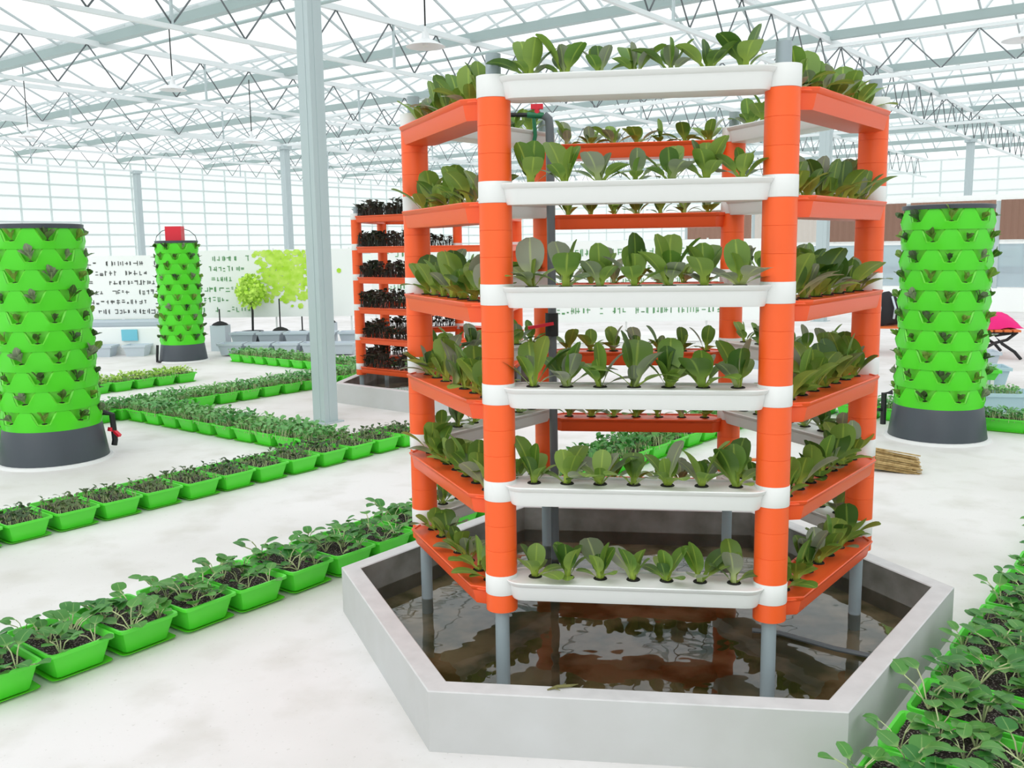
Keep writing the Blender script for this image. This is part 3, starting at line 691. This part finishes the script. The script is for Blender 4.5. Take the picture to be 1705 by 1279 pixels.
# ------------------------------------------------------------------ broom
t = empty('broom', (1.72, 2.72, 0), R(-12), label='tan straw broom head lying on the floor behind the orange rack', cat='broom')
r = random.Random(5); b = MB()
for i in range(420):
    y = r.uniform(-.055, .055); z = .012 + r.uniform(0, .15) * (1 - abs(y) / .08)
    b.path([(-.12, y * .3, .03 + z * .3), (.06, y * .9, z * .95 + .012), (.34 + r.uniform(-.06, .04), y * 1.5, max(.004, z * .8 - .01))], .0025, 3, cap=False)
b.obj('bristles', M['straw'], t, kind='stuff')
b = MB(); b.path([(-.14, 0, .045), (-.02, 0, .045)], [.02, .04], 10); b.obj('binding', M['straw'], t, smooth=True)
b = MB(); b.path([(-.14, 0, .045), (-.9, 0, .03)], .012, 8); b.obj('handle', M['wood'], t, smooth=True)

# ------------------------------------------------------------------ benches and bags at the right
def bench(p, rz_, label, red):
    t = empty('park_bench', (p[0], p[1], 0), rz_, label=label, cat='bench'); t.scale = (1, 1, .86)
    for sx in (-.5, .5):
        b = MB()
        b.path([(sx, -.28, .01), (sx, -.2, .12), (sx, -.05, .24), (sx, .05, .36), (sx, -.22, .42)], .022, 8); b.path([(sx, .3, .01), (sx, .2, .14), (sx, .05, .25), (sx, -.1, .3), (sx, -.22, .42)], .022, 8)
        b.path([(sx, .12, .4), (sx, .2, .6), (sx, .26, .85)], .02, 8); b.path([(sx, -.22, .42), (sx, .22, .41)], .022, 8); b.obj('iron_leg', M['black'], t, smooth=True)
    for i in range(4):
        b = MB(); b.box((0, -.19 + i * .11, .445), (1.25, .085, .03)); b.obj('seat_slat', M['wood'], t)
    for i in range(3):
        b = MB(); b.box((0, .19 + i * .03, .56 + i * .11), (1.25, .025, .085)); b.obj('back_slat', M['darkred'] if red else M['wood'], t)
    return t
bench((4.42, 9.55), R(-8), 'orange wood bench on black iron legs, left of the right green tower', False)
bench((5.35, 9.35), R(80), 'dark red slatted bench on black iron legs, right of the right tower', True)
b = MB(); b.lathe([(.0, 0), (.17, .01), (.21, .1), (.2, .25), (.15, .38), (.06, .45), (0, .46)], seg=18)
for i, v in enumerate(b.v): b.v[i] = (v[0] * 1.15, v[1] * .65, v[2] + .02 * sin(v[0] * 20))
bp = b.obj('backpack', M['blackfab'], smooth=True, loc=(4.02, 9.6, .40), label='black backpack lying on the bench left of the right tower', cat='bag')
b = MB(); b.path([(-.1, -.14, .1), (-.1, -.19, .25), (-.08, -.1, .4)], .015, 6); b.path([(.1, -.14, .1), (.1, -.19, .25), (.08, -.1, .4)], .015, 6); b.obj('strap', M['greybox'], bp, smooth=True)
b = MB(); g = 12; vs = []; r = random.Random(9)
for j in range(g + 1):
    for i in range(g + 1):
        x = (i / g - .5); y = (j / g - .5); hgt = .20 * max(0, cos(x * pi) * cos(y * pi)) ** .6 + .02 * sin(9 * x + 5 * y) * cos(7 * y); vs.append((x * .62, y * .42, max(0, hgt)))
b.add(vs, [[j * (g + 1) + i, j * (g + 1) + i + 1, (j + 1) * (g + 1) + i + 1, (j + 1) * (g + 1) + i] for j in range(g) for i in range(g)])
b.obj('jacket', M['pink'], smooth=True, loc=(5.28, 9.05, .40), rot=(0, 0, .2), label='bright magenta jacket heaped on the bench right of the tower', cat='jacket')

# ------------------------------------------------------------------ banners with unreadable print
def banner(p0, p1, z0, z1, label, rows, ink, seed, tree=None, cover=(0.03, .97)):
    p0 = Vector((p0[0], p0[1])); p1 = Vector((p1[0], p1[1])); d = p1 - p0; L = d.length; rz_ = math.atan2(d.y, d.x)
    t = empty('banner', (p0.x, p0.y, 0), rz_, label=label, cat='banner')
    b = MB(); b.box((L / 2, 0, (z0 + z1) / 2), (L, .02, z1 - z0)); b.obj('sheet', M['board'], t)
    r = random.Random(seed); b = MB(); H = z1 - z0
    for k in range(rows):
        z = z1 - H * (k + .8) / (rows + .6); x = L * cover[0]
        while x < L * cover[1]:
            if r.random() < .12: x += .12; continue
            w = r.uniform(.035, .075); hh = H / (rows + 1) * .5
            for q in range(r.choice((2, 3))):
                zz = z + r.uniform(-.5, .5) * hh
                if r.random() < .5: b.box((x + w / 2, -.013, zz), (w * r.uniform(.6, 1), .004, .013))
                else: b.box((x + w * r.random(), -.013, z), (.012, .004, hh * r.uniform(.6, 1.1)))
            x += w + .022
    b.obj('lettering', ink, t, kind='stuff')
    for x in [i * 1.2 + .05 for i in range(int(L / 1.2) + 1)]:
        q = MB(); q.path([(x, .04, 0), (x, .04, z1 + .02)], .015, 6); q.obj('pole', M['white'], t)
    if tree:
        r = random.Random(4); b = MB()
        for i in range(420):
            x = r.gauss((tree[0] + tree[1]) / 2, (tree[1] - tree[0]) / 4.2) * L; z = z0 + H * min(.96, max(.16, r.gauss(.66, .2)))
            if x < tree[0] * L or x > L - .05: continue
            w = r.uniform(.02, .05); a = r.uniform(0, 6); pts = [(x + w * cos(a + q * pi / 3) * (1 if q % 3 else 1.5), -.014 - .00001 * i, z + w * sin(a + q * pi / 3)) for q in range(6)]
            b.add(pts, [[0, 1, 2, 3, 4, 5]])
        b.obj('tree_print', M['lime'], t, kind='stuff')
    return t
banner((-7.96, 10.77), (-6.75, 10.84), .50, 1.50, 'white banner with rows of dark text beside the left green tower', 6, M['ink'], 1)
banner((-6.24, 10.88), (-3.65, 11.05), .50, 1.56, 'long white banner with green text and lime tree behind the big column', 6, M['inkg'], 2, tree=(.36, .78), cover=(.02, .34))
banner((-3.5, 11.3), (-2.05, 11.35), .62, 1.6, 'white banner with dark marks behind the farther orange rack', 5, M['inkg'], 3, cover=(.1, .9))
banner((-.72, 10.3), (2.6, 10.5), .42, 1.62, 'white banner with green writing seen through the near orange rack', 5, M['inkg'], 5, cover=(.02, .8))
# potted lime tree before the long banner
t = empty('potted_tree', (-5.3, 10.74, 0), label='small lime green tree with thin trunk before the long banner', cat='tree')
b = MB(); b.path([(0, 0, .3), (.01, 0, .6), (0, 0, .95)], .018, 6); b.obj('trunk', M['black'], t)
r = random.Random(8); b = MB()
for i in range(500):
    th, ph_ = r.uniform(0, 6.28), math.acos(r.uniform(-1, 1)); q = r.uniform(.12, .24); x, y, z = q * sin(ph_) * cos(th), q * sin(ph_) * sin(th), q * 1.15 * cos(ph_) + .92
    w = r.uniform(.018, .035); a = r.uniform(0, 6); b.add([(x + w * cos(a), y, z + w * sin(a)), (x - w * sin(a), y + w * .6, z + w * cos(a)), (x - w * cos(a), y, z - w * sin(a)), (x + w * sin(a), y - w * .6, z - w * cos(a))], [[0, 1, 2, 3]])
b.obj('foliage', M['lime'], t, kind='stuff')
b = MB(); b.lathe([(.12, 0), (.16, .28), (.17, .3), (.14, .28), (0, .27)], seg=16); b.obj('pot', M['slate'], t, smooth=True)

# ------------------------------------------------------------------ pale growing troughs and boxes far off at the left
def long_trough(p, L, rz_, z, label, m='greybox', group=None, plant=None, legs=True, W=.3, H=.2):
    t = empty('growing_trough', (p[0], p[1], 0), rz_, label=label, cat='trough', group=group)
    b = MB(); S = lambda q, o: [(-L / 2 - o, -W / 2 - o, q), (L / 2 + o, -W / 2 - o, q), (L / 2 + o, W / 2 + o, q), (-L / 2 - o, W / 2 + o, q)]
    b.loops([S(z, -.04), S(z + H - .03, -.01), S(z + H - .03, .01), S(z + H, .01), S(z + H, -.01), S(z + H - .05, -.02)]); b.obj('body', M[m], t)
    if legs and z > .05:
        for sx in (-1, 1):
            for sy in (-1, 1): q = MB(); q.box((sx * (L / 2 - .06), sy * (W / 2 - .05), z / 2), (.03, .03, z)); q.obj('leg', M['white'], t)
    if plant:
        link('seedlings', plant, None, (p[0], p[1], z + H - .05), rz_ + pi / 2, 1.0, label='low green seedlings in the ' + label, cat='seedlings', kind='stuff')
    return t
for i, (x, y) in enumerate(((-7.35, 9.97), (-6.85, 10.03))):
    long_trough((x, y), .34, R(4), .0, 'pale grey box on the floor below the dark text banner, %s from left' % ORD[i], H=.17)
b = MB(); b.box((-7.1, 10.35, .2), (1.7, .35, .4), R(4)); b.obj('white_cabinet', M['board'], label='low white cabinet standing behind the pale grey boxes', cat='cabinet')
b = MB(); b.box((-7.02, 10.155, .30), (.24, .02, .17), R(4)); b.obj('blue_panel', M['blueboard'], label='light blue sheet on the front of the low white cabinet', cat='panel')
long_trough((-7.3, 10.62), 1.4, R(4), .38, 'long grey trough above the low white cabinet', legs=False, W=.25, H=.12)
b = MB(); r = random.Random(12)
for i in range(900):
    x, y, z = r.uniform(-.9, .9), r.uniform(-.12, .12), r.uniform(.4, .72); w = .03; a = r.uniform(0, 6)
    b.add([(x + w * cos(a), y, z + w * sin(a)), (x - w * sin(a), y + w * .6, z + w * cos(a)), (x - w * cos(a), y, z - w * sin(a)), (x + w * sin(a), y - w * .6, z - w * cos(a))], [[0, 1, 2, 3]])
b.obj('hedge', M['hedge'], loc=(-7.5, 11.6, -.1), label='low green planting behind the dark text banner', cat='hedge', kind='stuff')
for row in range(2):
    for i in range(5):
        long_trough((-5.35 + i * .42 + row * .03, 9.95 + row * .45), .36, R(3), .02 + row * .12, 'pale grey trough, %s row %s from left, beneath the long banner' % (ORD[row], ORD[i]), group='grey troughs beneath the banner', H=.17, legs=row > 0,
                    plant=None)
for i, (x, y, hh) in enumerate(((-4.5, 10.72, .62), (-4.1, 10.75, .65), (-4.85, 10.72, .85), (-5.8, 10.68, .6))):
    t = empty('pole_stand', (x, y, (.25, .42, .3, .4)[i]), label='black pole on a domed foot %s, below the long banner' % ('nearest the column', 'half hidden by the column', 'under the lime tree', 'beside the far tower')[i], cat='stand')
    b = MB(); b.lathe([(.13, 0), (.1, .03), (.04, .055), (.015, .06), (0, .06)], seg=16); b.obj('foot', M['blackfab'], t, smooth=True)
    b = MB(); b.path([(0, 0, .03), (0, 0, hh - .35)], .011, 6); b.obj('pole', M['black'], t)
    q = MB(); q.box((x, y, (.25, .42, .3, .4)[i] / 2), (.24, .24, (.25, .42, .3, .4)[i])); q.obj('plinth', M['greybox'], label='pale block carrying the black pole stand %s' % ('nearest the column', 'half hidden by the column', 'under the lime tree', 'beside the far tower')[i], cat='block')
# long low white counter behind the near rack
b = MB(); b.box((1.0, 9.7, .26), (3.6, .5, .1), R(5)); b.box((1.0, 9.7, .1), (3.4, .4, .2), R(5)); b.obj('white_counter', M['board'], label='long low white counter seen through the near orange rack', cat='counter')
# troughs behind the right tower
for i, (x, y, z, m) in enumerate(((3.62, 5.05, .0, 'bluebox'), (3.72, 5.95, .12, 'bluebox'), (3.9, 6.6, .2, 'greybox'), (2.2, 5.9, .12, 'bluebox'), (1.75, 6.8, .18, 'greybox'))):
    long_trough((x, y), .7, R(-10), z, 'pale blue growing trough, %s behind the right green tower' % ORD[i], m, plant=CL['light'][i % 3], W=.34, H=.18)
long_trough((3.62, 5.6), .42, R(-10), .22, 'green trough on legs at the right edge behind the tower', 'tray', plant=CL['light'][1], W=.3, H=.1)

# ------------------------------------------------------------------ low partition with brown curtain, far right
PA = G0 + 4 * BAY
pt = empty('partition', sp(PA, 0, 0), AZS + pi / 2, label='low glazed partition with brown curtain behind the right tower', cat='partition')
NL, NR = 9.5, -9
b = MB(); b.beam((NR, 0, 2.45), (NL, 0, 2.45), .1, .14); b.obj('top_beam', M['board'], pt)
b = MB(); b.beam((NR, 0, 1.5), (NL, 0, 1.5), .06, .08); b.obj('mid_rail', M['board'], pt)
b = MB(); b.beam((NR, 0, .25), (NL, 0, .25), .1, .5); b.obj('plinth', M['board'], pt)
n = NR
while n <= NL: b = MB(); b.beam((n, 0, 0), (n, 0, 2.45), .09, .09); b.obj('post', M['steel'], pt); n += 1.85
n = NR; r = random.Random(2)
while n < NL - 1:
    b = MB(); b.box((n + .925, .0, 1.0), (1.75, .012, .95)); b.obj('glass_panel', M['glass_grey'], pt)
    b = MB(); pts = [(n + .05 + i * .07, .05 + .03 * (i % 2)) for i in range(26)]
    b.add([(x, y, 1.55) for x, y in pts] + [(x, y, 2.4) for x, y in pts], [[i, i + 1, 27 + i, 26 + i] for i in range(25)])
    b.obj('curtain', M['curtain'] if r.random() < .72 else M['curtain_pale'], pt)
    b = MB()
    for i in range(3): x = n + r.uniform(.1, 1.7); b.beam((x, -.02, 1.55), (x + r.uniform(-.06, .06), -.02, 2.4), .02, .01)
    b.obj('white_cord', M['board'], pt); n += 1.85
